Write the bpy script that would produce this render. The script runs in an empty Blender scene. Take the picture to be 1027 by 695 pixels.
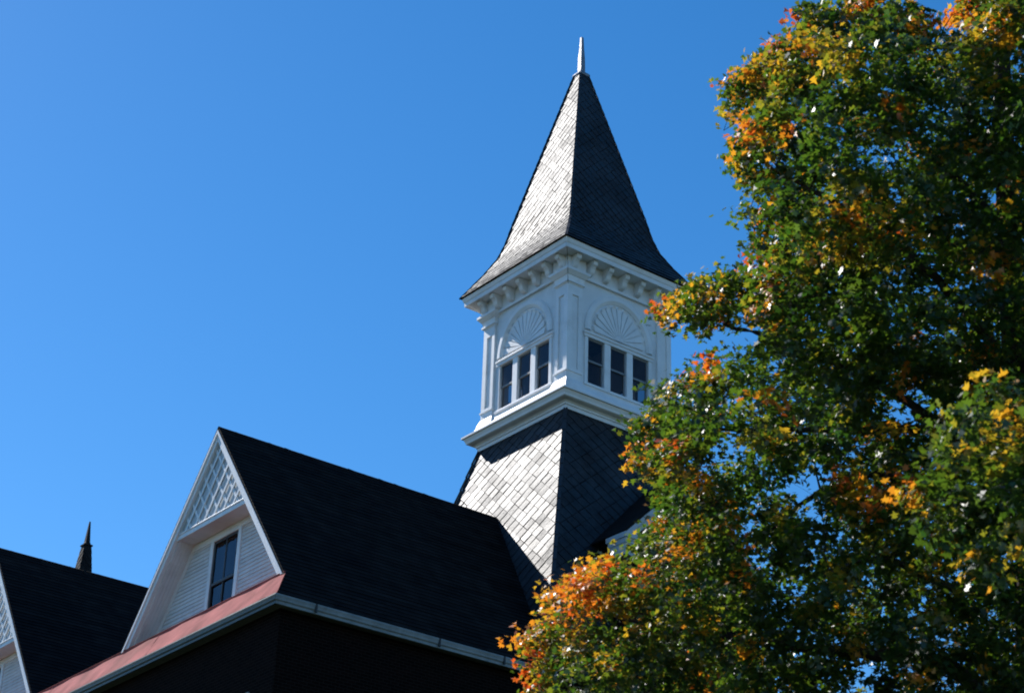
import bpy, math, random
import numpy as np
from mathutils import Vector, Matrix

random.seed(7)
rng = np.random.default_rng(11)
sc = bpy.context.scene
C = sc.collection

# ------------------------------------------------------------------ camera
YAW, PITCH, ROLL = math.radians(52.815), math.radians(27.54), math.radians(2.0)
FPX, PW, PH = 1910.2, 1027.0, 695.0
CAM = Vector((-32.2, -39.235, -23.118))
GROUND = -24.75
fw = Vector((math.cos(YAW) * math.cos(PITCH), math.sin(YAW) * math.cos(PITCH), math.sin(PITCH)))
r0 = Vector((math.sin(YAW), -math.cos(YAW), 0))
u0 = r0.cross(fw)
rt = r0 * math.cos(ROLL) + u0 * math.sin(ROLL)
up = -r0 * math.sin(ROLL) + u0 * math.cos(ROLL)
cd = bpy.data.cameras.new('camera')
cam = bpy.data.objects.new('camera', cd)
C.objects.link(cam)
cam.matrix_world = Matrix(((rt.x, up.x, -fw.x, CAM.x), (rt.y, up.y, -fw.y, CAM.y), (rt.z, up.z, -fw.z, CAM.z), (0, 0, 0, 1)))
cd.sensor_width = 36
cd.lens = 36 * FPX / PW
cd.clip_start = 0.1
cd.clip_end = 6000
cd.dof.use_dof = True
cd.dof.focus_distance = 55
cd.dof.aperture_fstop = 2.1
sc.camera = cam

# ------------------------------------------------------------------ sky and sun
SUN = Vector((-0.105, 0.737, 0.664)).normalized()
el = math.asin(SUN.z)
az = math.atan2(SUN.x, SUN.y)          # from +Y towards +X
w = bpy.data.worlds.new('World')
sc.world = w
w.use_nodes = True
nt = w.node_tree
bg = nt.nodes['Background']
sky = nt.nodes.new('ShaderNodeTexSky')
sky.sky_type = 'NISHITA'
sky.sun_disc = False
sky.sun_elevation = el
sky.sun_rotation = az
sky.altitude = 600
sky.air_density = 1.0
sky.dust_density = 0.15
sky.ozone_density = 3.0
hs = nt.nodes.new('ShaderNodeHueSaturation')
hs.inputs['Saturation'].default_value = 1.33
nt.links.new(sky.outputs[0], hs.inputs['Color'])
nt.links.new(hs.outputs[0], bg.inputs['Color'])
bg.inputs['Strength'].default_value = 0.122
sl = bpy.data.lights.new('sun', 'SUN')
sl.energy = 5.0
sl.angle = math.radians(0.53)
sl.color = (1.0, 0.965, 0.92)
so = bpy.data.objects.new('sun', sl)
C.objects.link(so)
so.location = (-10, 60, 60)
so.rotation_euler = SUN.to_track_quat('Z', 'Y').to_euler()
sc.view_settings.view_transform = 'Standard'
sc.view_settings.look = 'None'
sc.view_settings.gamma = 1
sc.view_settings.exposure = 0.38
sc.render.engine = 'CYCLES'
sc.cycles.filter_width = 1.9


# ------------------------------------------------------------------ materials
def mat(name, col, rough=0.6, spec=0.5, var=0.0, island=0.0, scale=6.0, bump=0.0, bscale=40.0, metal=0.0, stain=None, stain_amt=0.0):
    m = bpy.data.materials.new(name)
    m.use_nodes = True
    n = m.node_tree
    p = n.nodes['Principled BSDF']
    p.inputs['Roughness'].default_value = rough
    p.inputs['Specular IOR Level'].default_value = spec
    p.inputs['Metallic'].default_value = metal
    L = n.links.new
    tc = n.nodes.new('ShaderNodeTexCoord')
    no = n.nodes.new('ShaderNodeTexNoise')
    no.inputs['Scale'].default_value = scale
    no.inputs['Detail'].default_value = 6
    L(tc.outputs['Object'], no.inputs['Vector'])
    mr = n.nodes.new('ShaderNodeMapRange')
    mr.inputs[1].default_value = 0.3
    mr.inputs[2].default_value = 0.7
    mr.inputs[3].default_value = 1 - var
    mr.inputs[4].default_value = 1 + var
    L(no.outputs[0], mr.inputs[0])
    val = mr.outputs[0]
    if island:
        ge = n.nodes.new('ShaderNodeNewGeometry')
        m2 = n.nodes.new('ShaderNodeMapRange')
        m2.inputs[3].default_value = 1 - island
        m2.inputs[4].default_value = 1 + island
        L(ge.outputs['Random Per Island'], m2.inputs[0])
        mu = n.nodes.new('ShaderNodeMath')
        mu.operation = 'MULTIPLY'
        L(val, mu.inputs[0])
        L(m2.outputs[0], mu.inputs[1])
        val = mu.outputs[0]
        m3 = n.nodes.new('ShaderNodeMapRange')
        m3.inputs[3].default_value = rough - 0.05 * min(1, island * 2)
        m3.inputs[4].default_value = rough + 0.05 * min(1, island * 2)
        L(ge.outputs['Random Per Island'], m3.inputs[0])
        L(m3.outputs[0], p.inputs['Roughness'])
    vm = n.nodes.new('ShaderNodeVectorMath')
    vm.operation = 'SCALE'
    vm.inputs[0].default_value = col
    L(val, vm.inputs['Scale'])
    out = vm.outputs[0]
    if stain:
        n2 = n.nodes.new('ShaderNodeTexNoise')
        n2.inputs['Scale'].default_value = scale * 0.4
        n2.inputs['Detail'].default_value = 8
        n2.inputs['Roughness'].default_value = 0.7
        L(tc.outputs['Object'], n2.inputs['Vector'])
        m4 = n.nodes.new('ShaderNodeMapRange')
        m4.inputs[1].default_value = 0.52
        m4.inputs[2].default_value = 0.72
        m4.inputs[4].default_value = stain_amt
        L(n2.outputs[0], m4.inputs[0])
        mx = n.nodes.new('ShaderNodeMix')
        mx.data_type = 'RGBA'
        L(m4.outputs[0], mx.inputs[0])
        L(out, mx.inputs[6])
        mx.inputs[7].default_value = (*stain, 1)
        out = mx.outputs[2]
    L(out, p.inputs['Base Color'])
    if bump:
        nb = n.nodes.new('ShaderNodeTexNoise')
        nb.inputs['Scale'].default_value = bscale
        nb.inputs['Detail'].default_value = 4
        L(tc.outputs['Object'], nb.inputs['Vector'])
        bu = n.nodes.new('ShaderNodeBump')
        bu.inputs['Strength'].default_value = bump
        bu.inputs['Distance'].default_value = 0.02
        L(nb.outputs[0], bu.inputs['Height'])
        L(bu.outputs[0], p.inputs['Normal'])
    return m


M = {}
M['slate'] = mat('slate', (0.016, 0.016, 0.018), 0.58, 0.6, 0.3, 0.3, 5, 0.4, 14)
def vary_sheen(m, base):
    """weathered slates: patches and single tiles with less sheen"""
    n = m.node_tree
    p = n.nodes['Principled BSDF']
    tc = n.nodes.new('ShaderNodeTexCoord')
    a = n.nodes.new('ShaderNodeTexNoise')
    a.inputs['Scale'].default_value = 0.9
    a.inputs['Detail'].default_value = 6
    a.inputs['Roughness'].default_value = 0.7
    n.links.new(tc.outputs['Object'], a.inputs['Vector'])
    ge = n.nodes.new('ShaderNodeNewGeometry')
    ad = n.nodes.new('ShaderNodeMath')
    ad.operation = 'MULTIPLY_ADD'
    ad.inputs[1].default_value = 0.13
    n.links.new(ge.outputs['Random Per Island'], ad.inputs[0])
    n.links.new(a.outputs[0], ad.inputs[2])
    mr = n.nodes.new('ShaderNodeMapRange')
    mr.inputs[1].default_value = 0.42
    mr.inputs[2].default_value = 0.82
    mr.inputs[3].default_value = base * 1.2
    mr.inputs[4].default_value = base * 0.12
    n.links.new(ad.outputs[0], mr.inputs[0])
    n.links.new(mr.outputs[0], p.inputs['Specular IOR Level'])


vary_sheen(M['slate'], 0.52)
M['felt'] = mat('roof_felt', (0.012, 0.012, 0.013), 0.95, 0.05)
M['slate_edge'] = mat('slate_ridge', (0.03, 0.033, 0.04), 0.6, 0.4, 0.2)
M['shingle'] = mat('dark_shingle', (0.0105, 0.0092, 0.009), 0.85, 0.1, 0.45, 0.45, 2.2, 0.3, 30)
M['white'] = mat('white_paint', (0.76, 0.76, 0.765), 0.5, 0.95, 0.06, 0, 2.2, 0.15, 25, stain=(0.42, 0.4, 0.37), stain_amt=0.5)
M['trim'] = mat('white_trim_paint', (0.8, 0.8, 0.805), 0.5, 1.0, 0.05, 0.04, 2.6, 0.12, 30, stain=(0.45, 0.42, 0.38), stain_amt=0.4)
M['clap'] = mat('white_clapboard', (0.68, 0.68, 0.68), 0.6, 0.3, 0.08, 0.05, 3, 0.15, 30, stain=(0.4, 0.38, 0.34), stain_amt=0.4)
M['sash'] = mat('sash_paint', (0.2, 0.215, 0.23), 0.5, 0.4, 0.1)
M['darksash'] = mat('dark_sash_paint', (0.035, 0.035, 0.036), 0.5, 0.4, 0.1)
M['copper'] = mat('copper_sheet', (0.36, 0.118, 0.11), 0.85, 0.03, 0.3, 0.04, 1.6, 1.0, 2.6, metal=0.0, stain=(0.22, 0.1, 0.085), stain_amt=0.75)
M['gutter'] = mat('gutter_metal', (0.06, 0.074, 0.068), 0.5, 0.5, 0.25, 0, 3, 0.2, 14, stain=(0.06, 0.06, 0.05), stain_amt=0.7)
M['gutter_pale'] = mat('gutter_pale_paint', (0.27, 0.29, 0.29), 0.5, 0.5, 0.2, 0, 3, 0.2, 14, stain=(0.08, 0.08, 0.07), stain_amt=0.7)
M['panel'] = mat('panel_shade_grey', (0.5, 0.52, 0.54), 0.6, 0.5, 0.1, 0, 3, 0.1, 30)  # shade behind the lattice put into the backing colour; dormer trim shares it
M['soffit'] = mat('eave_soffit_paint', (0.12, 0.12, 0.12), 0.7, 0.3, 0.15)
M['lead'] = mat('lead_sheet', (0.22, 0.23, 0.26), 0.45, 0.5, 0.3, 0, 9, 0.4, 30, metal=0.3)
M['darkmetal'] = mat('dark_turret_slate', (0.016, 0.015, 0.016), 0.75, 0.1, 0.3, 0.3, 4, 0.3, 20)
M['cable'] = mat('cable_metal', (0.03, 0.03, 0.03), 0.6)
M['grass'] = mat('grass_ground', (0.022, 0.032, 0.014), 0.9, 0.1, 0.35, 0, 0.6, 0.5, 3)
M['stone'] = mat('pale_stone', (0.42, 0.42, 0.42), 0.8, 0.2, 0.12, 0, 5, 0.3, 30)
M['floor'] = mat('dim_boards', (0.10, 0.09, 0.08), 0.8, 0.2, 0.2)
M['bark'] = mat('maple_bark', (0.05, 0.042, 0.036), 0.9, 0.2, 0.35, 0, 8, 0.8, 22)


def brick_mat():
    m = bpy.data.materials.new('old_brick')
    m.use_nodes = True
    n = m.node_tree
    p = n.nodes['Principled BSDF']
    p.inputs['Roughness'].default_value = 0.95
    p.inputs['Specular IOR Level'].default_value = 0.03
    tc = n.nodes.new('ShaderNodeTexCoord')
    ge = n.nodes.new('ShaderNodeNewGeometry')
    sx = n.nodes.new('ShaderNodeSeparateXYZ')
    n.links.new(tc.outputs['Object'], sx.inputs[0])
    sn = n.nodes.new('ShaderNodeSeparateXYZ')
    n.links.new(ge.outputs['Normal'], sn.inputs[0])
    ab = n.nodes.new('ShaderNodeMath')
    ab.operation = 'ABSOLUTE'
    n.links.new(sn.outputs[0], ab.inputs[0])
    gt = n.nodes.new('ShaderNodeMath')
    gt.operation = 'GREATER_THAN'
    gt.inputs[1].default_value = 0.7
    n.links.new(ab.outputs[0], gt.inputs[0])
    mx = n.nodes.new('ShaderNodeMix')
    n.links.new(gt.outputs[0], mx.inputs[0])
    n.links.new(sx.outputs[0], mx.inputs[2])
    n.links.new(sx.outputs[1], mx.inputs[3])
    cb = n.nodes.new('ShaderNodeCombineXYZ')
    n.links.new(mx.outputs[0], cb.inputs[0])
    n.links.new(sx.outputs[2], cb.inputs[1])
    br = n.nodes.new('ShaderNodeTexBrick')
    br.inputs['Scale'].default_value = 1
    br.inputs['Brick Width'].default_value = 0.21
    br.inputs['Row Height'].default_value = 0.075
    br.inputs['Mortar Size'].default_value = 0.007
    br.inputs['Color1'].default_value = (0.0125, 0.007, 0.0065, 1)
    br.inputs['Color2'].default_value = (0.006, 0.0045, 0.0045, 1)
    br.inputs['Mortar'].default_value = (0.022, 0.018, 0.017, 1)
    n.links.new(cb.outputs[0], br.inputs['Vector'])
    n.links.new(br.outputs['Color'], p.inputs['Base Color'])
    bu = n.nodes.new('ShaderNodeBump')
    bu.invert = True
    bu.inputs['Strength'].default_value = 0.6
    bu.inputs['Distance'].default_value = 0.01
    n.links.new(br.outputs['Fac'], bu.inputs['Height'])
    n.links.new(bu.outputs[0], p.inputs['Normal'])
    return m


M['brick'] = brick_mat()


def glass_mat(name, tint, see):
    m = bpy.data.materials.new(name)
    m.use_nodes = True
    n = m.node_tree
    for k in list(n.nodes):
        n.nodes.remove(k)
    o = n.nodes.new('ShaderNodeOutputMaterial')
    tr = n.nodes.new('ShaderNodeBsdfTransparent')
    tr.inputs[0].default_value = (see, see, see * 1.03, 1)
    gl = n.nodes.new('ShaderNodeBsdfGlossy')
    gl.inputs['Color'].default_value = (*tint, 1)
    gl.inputs['Roughness'].default_value = 0.03
    fr = n.nodes.new('ShaderNodeFresnel')
    ge = n.nodes.new('ShaderNodeNewGeometry')      # same reflectance from either side of the thin pane
    ma = n.nodes.new('ShaderNodeMath')
    ma.operation = 'MULTIPLY_ADD'
    ma.inputs[1].default_value = 1 / 1.5 - 1.5
    ma.inputs[2].default_value = 1.5
    n.links.new(ge.outputs['Backfacing'], ma.inputs[0])
    n.links.new(ma.outputs[0], fr.inputs[0])
    tc = n.nodes.new('ShaderNodeTexCoord')
    no = n.nodes.new('ShaderNodeTexNoise')
    no.inputs['Scale'].default_value = 2.2
    n.links.new(tc.outputs['Object'], no.inputs['Vector'])
    bu = n.nodes.new('ShaderNodeBump')
    bu.inputs['Strength'].default_value = 0.12
    bu.inputs['Distance'].default_value = 0.05
    n.links.new(no.outputs[0], bu.inputs['Height'])
    n.links.new(bu.outputs[0], gl.inputs['Normal'])
    n.links.new(bu.outputs[0], fr.inputs['Normal'])
    ms = n.nodes.new('ShaderNodeMixShader')
    n.links.new(fr.outputs[0], ms.inputs[0])
    n.links.new(tr.outputs[0], ms.inputs[1])
    n.links.new(gl.outputs[0], ms.inputs[2])
    n.links.new(ms.outputs[0], o.inputs[0])
    return m


M['glass'] = glass_mat('window_glass', (0.6, 0.65, 0.72), 0.5)


# ------------------------------------------------------------------ mesh helpers
class MB:
    def __init__(s):
        s.v = []
        s.f = []

    def add(s, vs, fs):
        b = len(s.v)
        s.v += [tuple(p) for p in vs]
        s.f += [tuple(b + i for i in f) for f in fs]
        return s

    def box(s, x0, x1, y0, y1, z0, z1, T=None):
        vs = [(x0, y0, z0), (x1, y0, z0), (x1, y1, z0), (x0, y1, z0), (x0, y0, z1), (x1, y0, z1), (x1, y1, z1), (x0, y1, z1)]
        if T:
            vs = [T(*p) for p in vs]
        return s.add(vs, [(0, 3, 2, 1), (4, 5, 6, 7), (0, 1, 5, 4), (1, 2, 6, 5), (2, 3, 7, 6), (3, 0, 4, 7)])

    def prism(s, a, b):
        """loft between two loops of the same length, capped"""
        n = len(a)
        fs = [tuple(range(n))[::-1], tuple(range(n, 2 * n))]
        fs += [(i, (i + 1) % n, n + (i + 1) % n, n + i) for i in range(n)]
        return s.add(list(a) + list(b), fs)

    def rings(s, rings, cap=True):
        n = len(rings[0])
        vs = [p for r in rings for p in r]
        fs = []
        for k in range(len(rings) - 1):
            for i in range(n):
                fs.append((k * n + i, k * n + (i + 1) % n, (k + 1) * n + (i + 1) % n, (k + 1) * n + i))
        if cap:
            fs.append(tuple(range(n))[::-1])
            fs.append(tuple(range((len(rings) - 1) * n, len(rings) * n)))
        return s.add(vs, fs)

    def sqring(s, prof, cx=0, cy=0, cap=False):
        """square frustum stack: prof = [(half size, z)]"""
        return s.rings([[(cx - h, cy - h, z), (cx + h, cy - h, z), (cx + h, cy + h, z), (cx - h, cy + h, z)] for h, z in prof], cap)

    def beam(s, p, q, wdt, th, nrm):
        """rectangular bar from p to q, wdt wide in the plane, th thick along nrm"""
        p, q, nrm = Vector(p), Vector(q), Vector(nrm).normalized()
        d = (q - p).normalized()
        sd = d.cross(nrm).normalized() * wdt / 2
        n2 = nrm * th
        a = [p - sd, p + sd, p + sd + n2, p - sd + n2]
        b = [q - sd, q + sd, q + sd + n2, q - sd + n2]
        return s.prism(a, b)

    def build(s, name, m, parent=None, smooth=False, loc=None, bevel=0.0):
        me = bpy.data.meshes.new(name)
        off = Vector(loc) if loc is not None else Vector(origin_of(parent))
        me.from_pydata([(p[0] - off.x, p[1] - off.y, p[2] - off.z) for p in s.v], [], s.f)
        me.materials.append(m)
        if smooth:
            me.polygons.foreach_set('use_smooth', [True] * len(me.polygons))
        me.validate()
        me.update()
        o = bpy.data.objects.new(name, me)
        C.objects.link(o)
        if parent:
            o.parent = parent
        elif loc is not None:
            o.location = loc
        import bmesh
        bm = bmesh.new()
        bm.from_mesh(me)
        bmesh.ops.recalc_face_normals(bm, faces=bm.faces)
        bm.to_mesh(me)
        bm.free()
        if bevel:
            b = o.modifiers.new('bevel', 'BEVEL')
            b.width = bevel
            b.segments = 2
            b.limit_method = 'ANGLE'
        return o


def origin_of(o):
    v = Vector((0, 0, 0))
    while o:
        v += o.location
        o = o.parent
    return v


def thing(name, label, cat, loc):
    o = bpy.data.objects.new(name, None)
    o.empty_display_size = 0.3
    C.objects.link(o)
    o.location = loc
    o['label'] = label
    o['category'] = cat
    return o


def clip_poly(poly, nx, ny, c):
    """keep nx*x+ny*y <= c"""
    out = []
    n = len(poly)
    for i in range(n):
        a, b = poly[i], poly[(i + 1) % n]
        da = nx * a[0] + ny * a[1] - c
        db = nx * b[0] + ny * b[1] - c
        if da <= 0:
            out.append(a)
        if (da < 0 < db) or (db < 0 < da):
            t = da / (da - db)
            out.append((a[0] + t * (b[0] - a[0]), a[1] + t * (b[1] - a[1])))
    return out


def tile_face(mb, bl, br, tr, tl, tw, th, kind='diamond', lift=0.022, jit=0.006):
    """cover a planar trapezoid with thin tiles, each tile its own little slab"""
    bl, br, tr, tl = map(Vector, (bl, br, tr, tl))
    U = (br - bl).normalized()
    Nn = (br - bl).cross(tl - bl).normalized()
    V = Nn.cross(U)
    o = (bl + br) / 2
    to2 = lambda p: ((p - o).dot(U), (p - o).dot(V))
    P = [to2(p) for p in (bl, br, tr, tl)]
    H = P[2][1]
    planes = []
    for i in range(4):
        a, b = P[i], P[(i + 1) % 4]
        nx, ny = (b[1] - a[1]), -(b[0] - a[0])
        ln = math.hypot(nx, ny)
        if ln < 1e-6:
            continue
        nx, ny = nx / ln, ny / ln
        planes.append((nx, ny, nx * a[0] + ny * a[1]))
    half = max(abs(p[0]) for p in P)
    ncol = int(half / tw) + 2
    j = 0
    v = 0.0
    step = th / 2 if kind == 'diamond' else th
    while v < H + th:
        for i in range(-ncol, ncol + 1):
            uu = i * tw + (tw / 2 if j % 2 else 0)
            jx = random.gauss(0, 0.014) * tw
            if kind == 'diamond':
                poly = [(uu + jx, v - th / 2), (uu + tw / 2 + jx, v), (uu + jx, v + th / 2), (uu - tw / 2 + jx, v)]
            else:
                g = 0.004
                poly = [(uu - tw / 2 + g, v), (uu + tw / 2 - g, v), (uu + tw / 2 - g, v + th), (uu - tw / 2 + g, v + th)]
            vt, vb = v + (th / 2 if kind == 'diamond' else th), v - (th / 2 if kind == 'diamond' else 0)
            for pl in planes:
                if len(poly) < 3:
                    break
                poly = clip_poly(poly, *pl)
            if len(poly) < 3:
                continue
            if kind == 'diamond':
                gx, gy = sum(q[0] for q in poly) / len(poly), sum(q[1] for q in poly) / len(poly)
                poly = [(gx + (q[0] - gx) * random.uniform(0.955, 0.975), gy + (q[1] - gy) * random.uniform(0.955, 0.975)) for q in poly]
            ar = abs(sum(poly[k][0] * poly[(k + 1) % len(poly)][1] - poly[(k + 1) % len(poly)][0] * poly[k][1] for k in range(len(poly)))) / 2
            if ar < 0.0008:
                continue
            ta, tb, tc_ = random.gauss(0, jit) / tw, random.gauss(0, jit) / th, 0.004 + random.random() * 0.004
            top, bot = [], []
            for (a, b) in poly:
                l = lift * (vt - b) / (vt - vb) + tc_ + ta * (a - uu) * 0.6 + tb * (b - v) * 0.6
                p = o + U * a + V * b
                top.append(p + Nn * max(l, 0.001))
                bot.append(p - Nn * 0.012)
            n = len(poly)
            mb.add(top + bot, [tuple(range(n))] + [(k, n + k, n + (k + 1) % n, (k + 1) % n) for k in range(n)])
        v += step
        j += 1


def rot4(k):
    """local frame of tower face k: u along the face, d outward, z up.  0: -Y face, 1: -X face, 2: +Y, 3: +X"""
    def T(u, d, z):
        x, y = u, -d
        for _ in range(k):
            x, y = y, -x
        return (x, y, z)
    return T


# ------------------------------------------------------------------ ground
g = MB()
g.add([(-3000, -3000, GROUND), (3000, -3000, GROUND), (3000, 3000, GROUND), (-3000, 3000, GROUND)], [(0, 1, 2, 3)])
go = g.build('ground', M['grass'], loc=(0, 0, 0))
go['kind'] = 'structure'

# ------------------------------------------------------------------ the building
B = thing('brick_building', 'dark brick building with white gables, copper ledge and white tower under a slate spire', 'building', (0, 0, GROUND))

# --- skirt (flared slate roof under the belfry)
SK = lambda h: 1.99 + 0.265 * h          # half size h metres below z = 0
mb = MB()
hb = 8.9
fb = MB()
fb.sqring([(SK(hb) - 0.02, -hb), (1.97, 0.0)])
for k in range(4):
    T = rot4(k)
    tile_face(mb, T(-SK(hb), SK(hb), -hb), T(SK(hb), SK(hb), -hb), T(1.99, 1.99, 0), T(-1.99, 1.99, 0), 0.5, 0.40, lift=0.02, jit=0.006)
skirt = mb.build('slate_skirt_roof', M['slate'], B)
fb.build('underlay', M['felt'], skirt)
for sx, sy in ((-1, -1), (-1, 1), (1, -1), (1, 1)):
    mb = MB()
    n = 22
    for i in range(n):
        h0, h1 = hb * i / n, hb * (i + 1.06) / n
        a, b = SK(h0) + 0.012, SK(h1) + 0.028
        nrm = Vector((sx, sy, 0.3))
        mb.beam((sx * a, sy * a, -h0), (sx * b, sy * b, -h1), 0.11, 0.03, nrm)
    mb.build('hip_cap', M['slate_edge'], skirt)

# --- water table below the belfry
mb = MB()
mb.sqring([(1.985, -0.02), (2.04, -0.02), (2.04, 0.09), (2.075, 0.10), (2.075, 0.15), (2.12, 0.20), (2.24, 0.215), (2.285, 0.24), (2.30, 0.30), (2.345, 0.40),
           (2.395, 0.405), (2.395, 0.46), (2.35, 0.485), (2.14, 0.62), (2.115, 0.70), (2.0, 0.72), (1.9, 0.72)])
mb.build('water_table', M['trim'], B)

# --- belfry
WZ0, WZ1 = 1.06, 2.54
WX = [(-1.18, -0.56), (-0.33, 0.29), (0.52, 1.14)]
D0, D1 = 1.80, 1.93
for k in range(4):
    T = rot4(k)
    mb = MB()
    e = 1.80
    mb.box(-e, e, D0, D1, 0.70, WZ0, T)
    mb.box(-e, e, D0, D1, WZ1, 4.90, T)
    xs = [-e] + [q for a in WX for q in a] + [e]
    for i in range(0, len(xs), 2):
        mb.box(xs[i], xs[i + 1], D0, D1, WZ0, WZ1, T)
    wall = mb.build('belfry_wall', M['white'], B)
    # flared apron below the sill
    mb = MB()
    prof = [(1.93, 1.02), (1.955, 1.02), (1.965, 0.93), (2.0, 0.82), (2.06, 0.73), (2.06, 0.70), (1.93, 0.70)]
    mb.prism([T(-1.44, d, z) for d, z in prof], [T(1.44, d, z) for d, z in prof])
    mb.build('apron_board', M['trim'], wall)
    # mullions, casings, sill and head
    mb = MB()
    for a, b in ((-1.30, -1.18), (-0.56, -0.33), (0.29, 0.52), (1.14, 1.26)):
        mb.box(a, b, D1, D1 + 0.035, WZ0, WZ1, T)
    mb.box(-1.34, 1.30, D1, D1 + 0.075, WZ0 - 0.075, WZ0, T)
    mb.box(-1.34, 1.30, D1, D1 + 0.055, WZ1, WZ1 + 0.10, T)
    mb.box(-1.36, 1.32, D1, D1 + 0.085, WZ1 + 0.10, WZ1 + 0.16, T)
    mb.build('window_casing', M['trim'], wall, bevel=0.006)
    for a, b in WX:
        fr = MB()
        t = 0.05
        mid = (WZ0 + WZ1) / 2 + 0.02
        for (z0, z1, d) in ((WZ0, mid + 0.025, D1 - 0.075), (mid - 0.025, WZ1, D1 - 0.045)):
            fr.box(a + 0.002, a + t, d - 0.02, d + 0.02, z0 + 0.002, z1 - 0.002, T)
            fr.box(b - t, b - 0.002, d - 0.02, d + 0.02, z0 + 0.002, z1 - 0.002, T)
            fr.box(a + t, b - t, d - 0.019, d + 0.019, z0 + 0.002, z0 + t + 0.01, T)
            fr.box(a + t, b - t, d - 0.019, d + 0.019, z1 - t, z1 - 0.002, T)
        wn = fr.build('belfry_window', M['sash'], B)
        pn = MB()
        for (z0, z1, d) in ((WZ0 + 0.05, mid - 0.02, D1 - 0.075), (mid + 0.02, WZ1 - 0.05, D1 - 0.045)):
            pn.add([T(a + t - 0.005, d, z0), T(b - t + 0.005, d, z0), T(b - t + 0.005, d, z1), T(a + t - 0.005, d, z1)], [(0, 1, 2, 3)])
        pn.build('pane', M['glass'], wn)
    # arch and sunburst fan
    zc, uo = 2.78, -0.02
    mb = MB()
    ro, ri = 1.30, 1.06
    prof = [(ro, 0.0), (ro, 0.05), (ro - 0.06, 0.085), (ri + 0.08, 0.085), (ri + 0.03, 0.05), (ri, 0.03), (ri, 0.0)]
    rings = []
    for i in range(33):
        a = math.pi * i / 32
        rings.append([T(uo + r * math.cos(a), D1 + d, zc + r * 1.12 * math.sin(a)) for r, d in prof])
    mb.rings(rings)
    mb.build('arch_trim', M['trim'], wall)
    mb = MB()
    nf = 13
    for i in range(nf):
        a0, a1 = math.pi * (i + 0.10) / nf, math.pi * (i + 0.90) / nf
        am = (a0 + a1) / 2
        rr, rs = ri - 0.06, 0.16
        P = lambda r, a, d: T(uo + r * math.cos(a), D1 + d, zc + r * 1.12 * math.sin(a))
        lp = [(rs, a0), (rs, a1), (rr - 0.07, a1), (rr - 0.015, am + 0.06), (rr, am), (rr - 0.015, am - 0.06), (rr - 0.07, a0)]
        mb.prism([P(r, a, 0.0) for r, a in lp], [P(r, a, 0.05 + (0.035 if r > 0.5 and abs(a - am) < 0.07 else 0)) for r, a in lp])
    hub = [[T(uo + r * math.cos(math.pi * i / 12), D1 + d, zc + r * 1.1 * math.sin(math.pi * i / 12)) for i in range(13)] for r, d in ((0.16, 0), (0.16, 0.05), (0.10, 0.07))]
    mb.rings(hub)
    mb.build('sunburst_fan', M['trim'], wall)
    # architrave line, frieze
    mb = MB()
    mb.box(-1.45, 1.45, D1, 2.02, 4.36, 4.44, T)
    mb.box(-1.45, 1.45, D1, 1.985, 4.44, 4.93, T)
    mb.build('frieze_board', M['trim'], wall)
    # brackets
    nb_ = 7
    for i in range(nb_):
        uc = -1.86 + 3.72 * i / (nb_ - 1)
        d0 = 1.985 if abs(uc) < 1.45 else 2.075
        prof = [(d0, 4.90), (2.34, 4.90), (2.345, 4.81), (2.32, 4.75), (2.26, 4.72), (2.21, 4.66), (2.17, 4.56), (2.12, 4.50), (d0, 4.47)]
        mb = MB()
        mb.prism([T(uc - 0.085, d, z) for d, z in prof], [T(uc + 0.085, d, z) for d, z in prof])
        mb.build('bracket', M['trim'], B, bevel=0.01)
for k in range(4):
    # corner pilasters with recessed panels (one per corner)
    sx, sy = ((-1, -1), (1, -1), (1, 1), (-1, 1))[k]
    mb = MB()
    wd, q = 0.54, 2.0
    X = lambda a: sx * a
    def cbox(a0, a1, b0, b1, z0, z1):
        mb.box(min(sx * a0, sx * a1), max(sx * a0, sx * a1), min(sy * b0, sy * b1), max(sy * b0, sy * b1), z0, z1)
    cbox(q - wd, q - 0.045, q - wd, q - 0.045, 0.70, 4.9)       # core
    for z0, z1 in ((0.98, 1.32), (3.70, 4.02)):
        cbox(q - wd - 0.003, q, q - 0.045, q, z0, z1)
        cbox(q - 0.045, q, q - wd - 0.003, q - 0.045, z0, z1)
    for (a0, a1) in ((q - 0.17, q), (q - wd - 0.003, q - wd + 0.13)):
        b0 = q - 0.045
        cbox(a0, a1, b0, q, 1.32, 3.70)
        if a1 == q:
            cbox(b0, q, q - 0.17, b0, 1.32, 3.70)
        else:
            cbox(b0, q, a0, a1, 1.32, 3.70)
    pil = mb.build('corner_pilaster', M['trim'], B)
    mb = MB()
    c0 = q - wd / 2
    def band(g0, g1, z0, z1):
        lo0, hi0, lo1, hi1 = q - wd - g0, q + g0, q - wd - g1, q + g1
        f = lambda lo, hi, z: [(sx * lo, sy * lo, z), (sx * hi, sy * lo, z), (sx * hi, sy * hi, z), (sx * lo, sy * hi, z)]
        mb.prism(f(lo0, hi0, z0), f(lo1, hi1, z1))
    band(0.10, 0.085, 0.705, 0.80)
    band(0.083, 0.012, 0.80, 0.98)
    band(0.03, 0.03, 1.20, 1.25)
    mb.build('pilaster_base', M['trim'], pil)
    mb = MB()
    band(0.012, 0.03, 4.02, 4.06)
    band(0.06, 0.06, 4.06, 4.12)
    band(0.02, 0.055, 4.12, 4.28)
    band(0.075, 0.165, 4.28, 4.39)
    band(0.17, 0.17, 4.39, 4.47)
    band(0.072, 0.072, 4.47, 4.9)
    mb.build('capital', M['trim'], pil)

mb = MB()
mb.box(-1.79, 1.79, -1.79, 1.79, 0.70, 0.74)
mb.build('belfry_floor', M['floor'], B)
mb = MB()
mb.box(-1.79, 1.79, -1.79, 1.79, 4.2, 4.26)
mb.build('belfry_ceiling', M['floor'], B)

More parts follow.
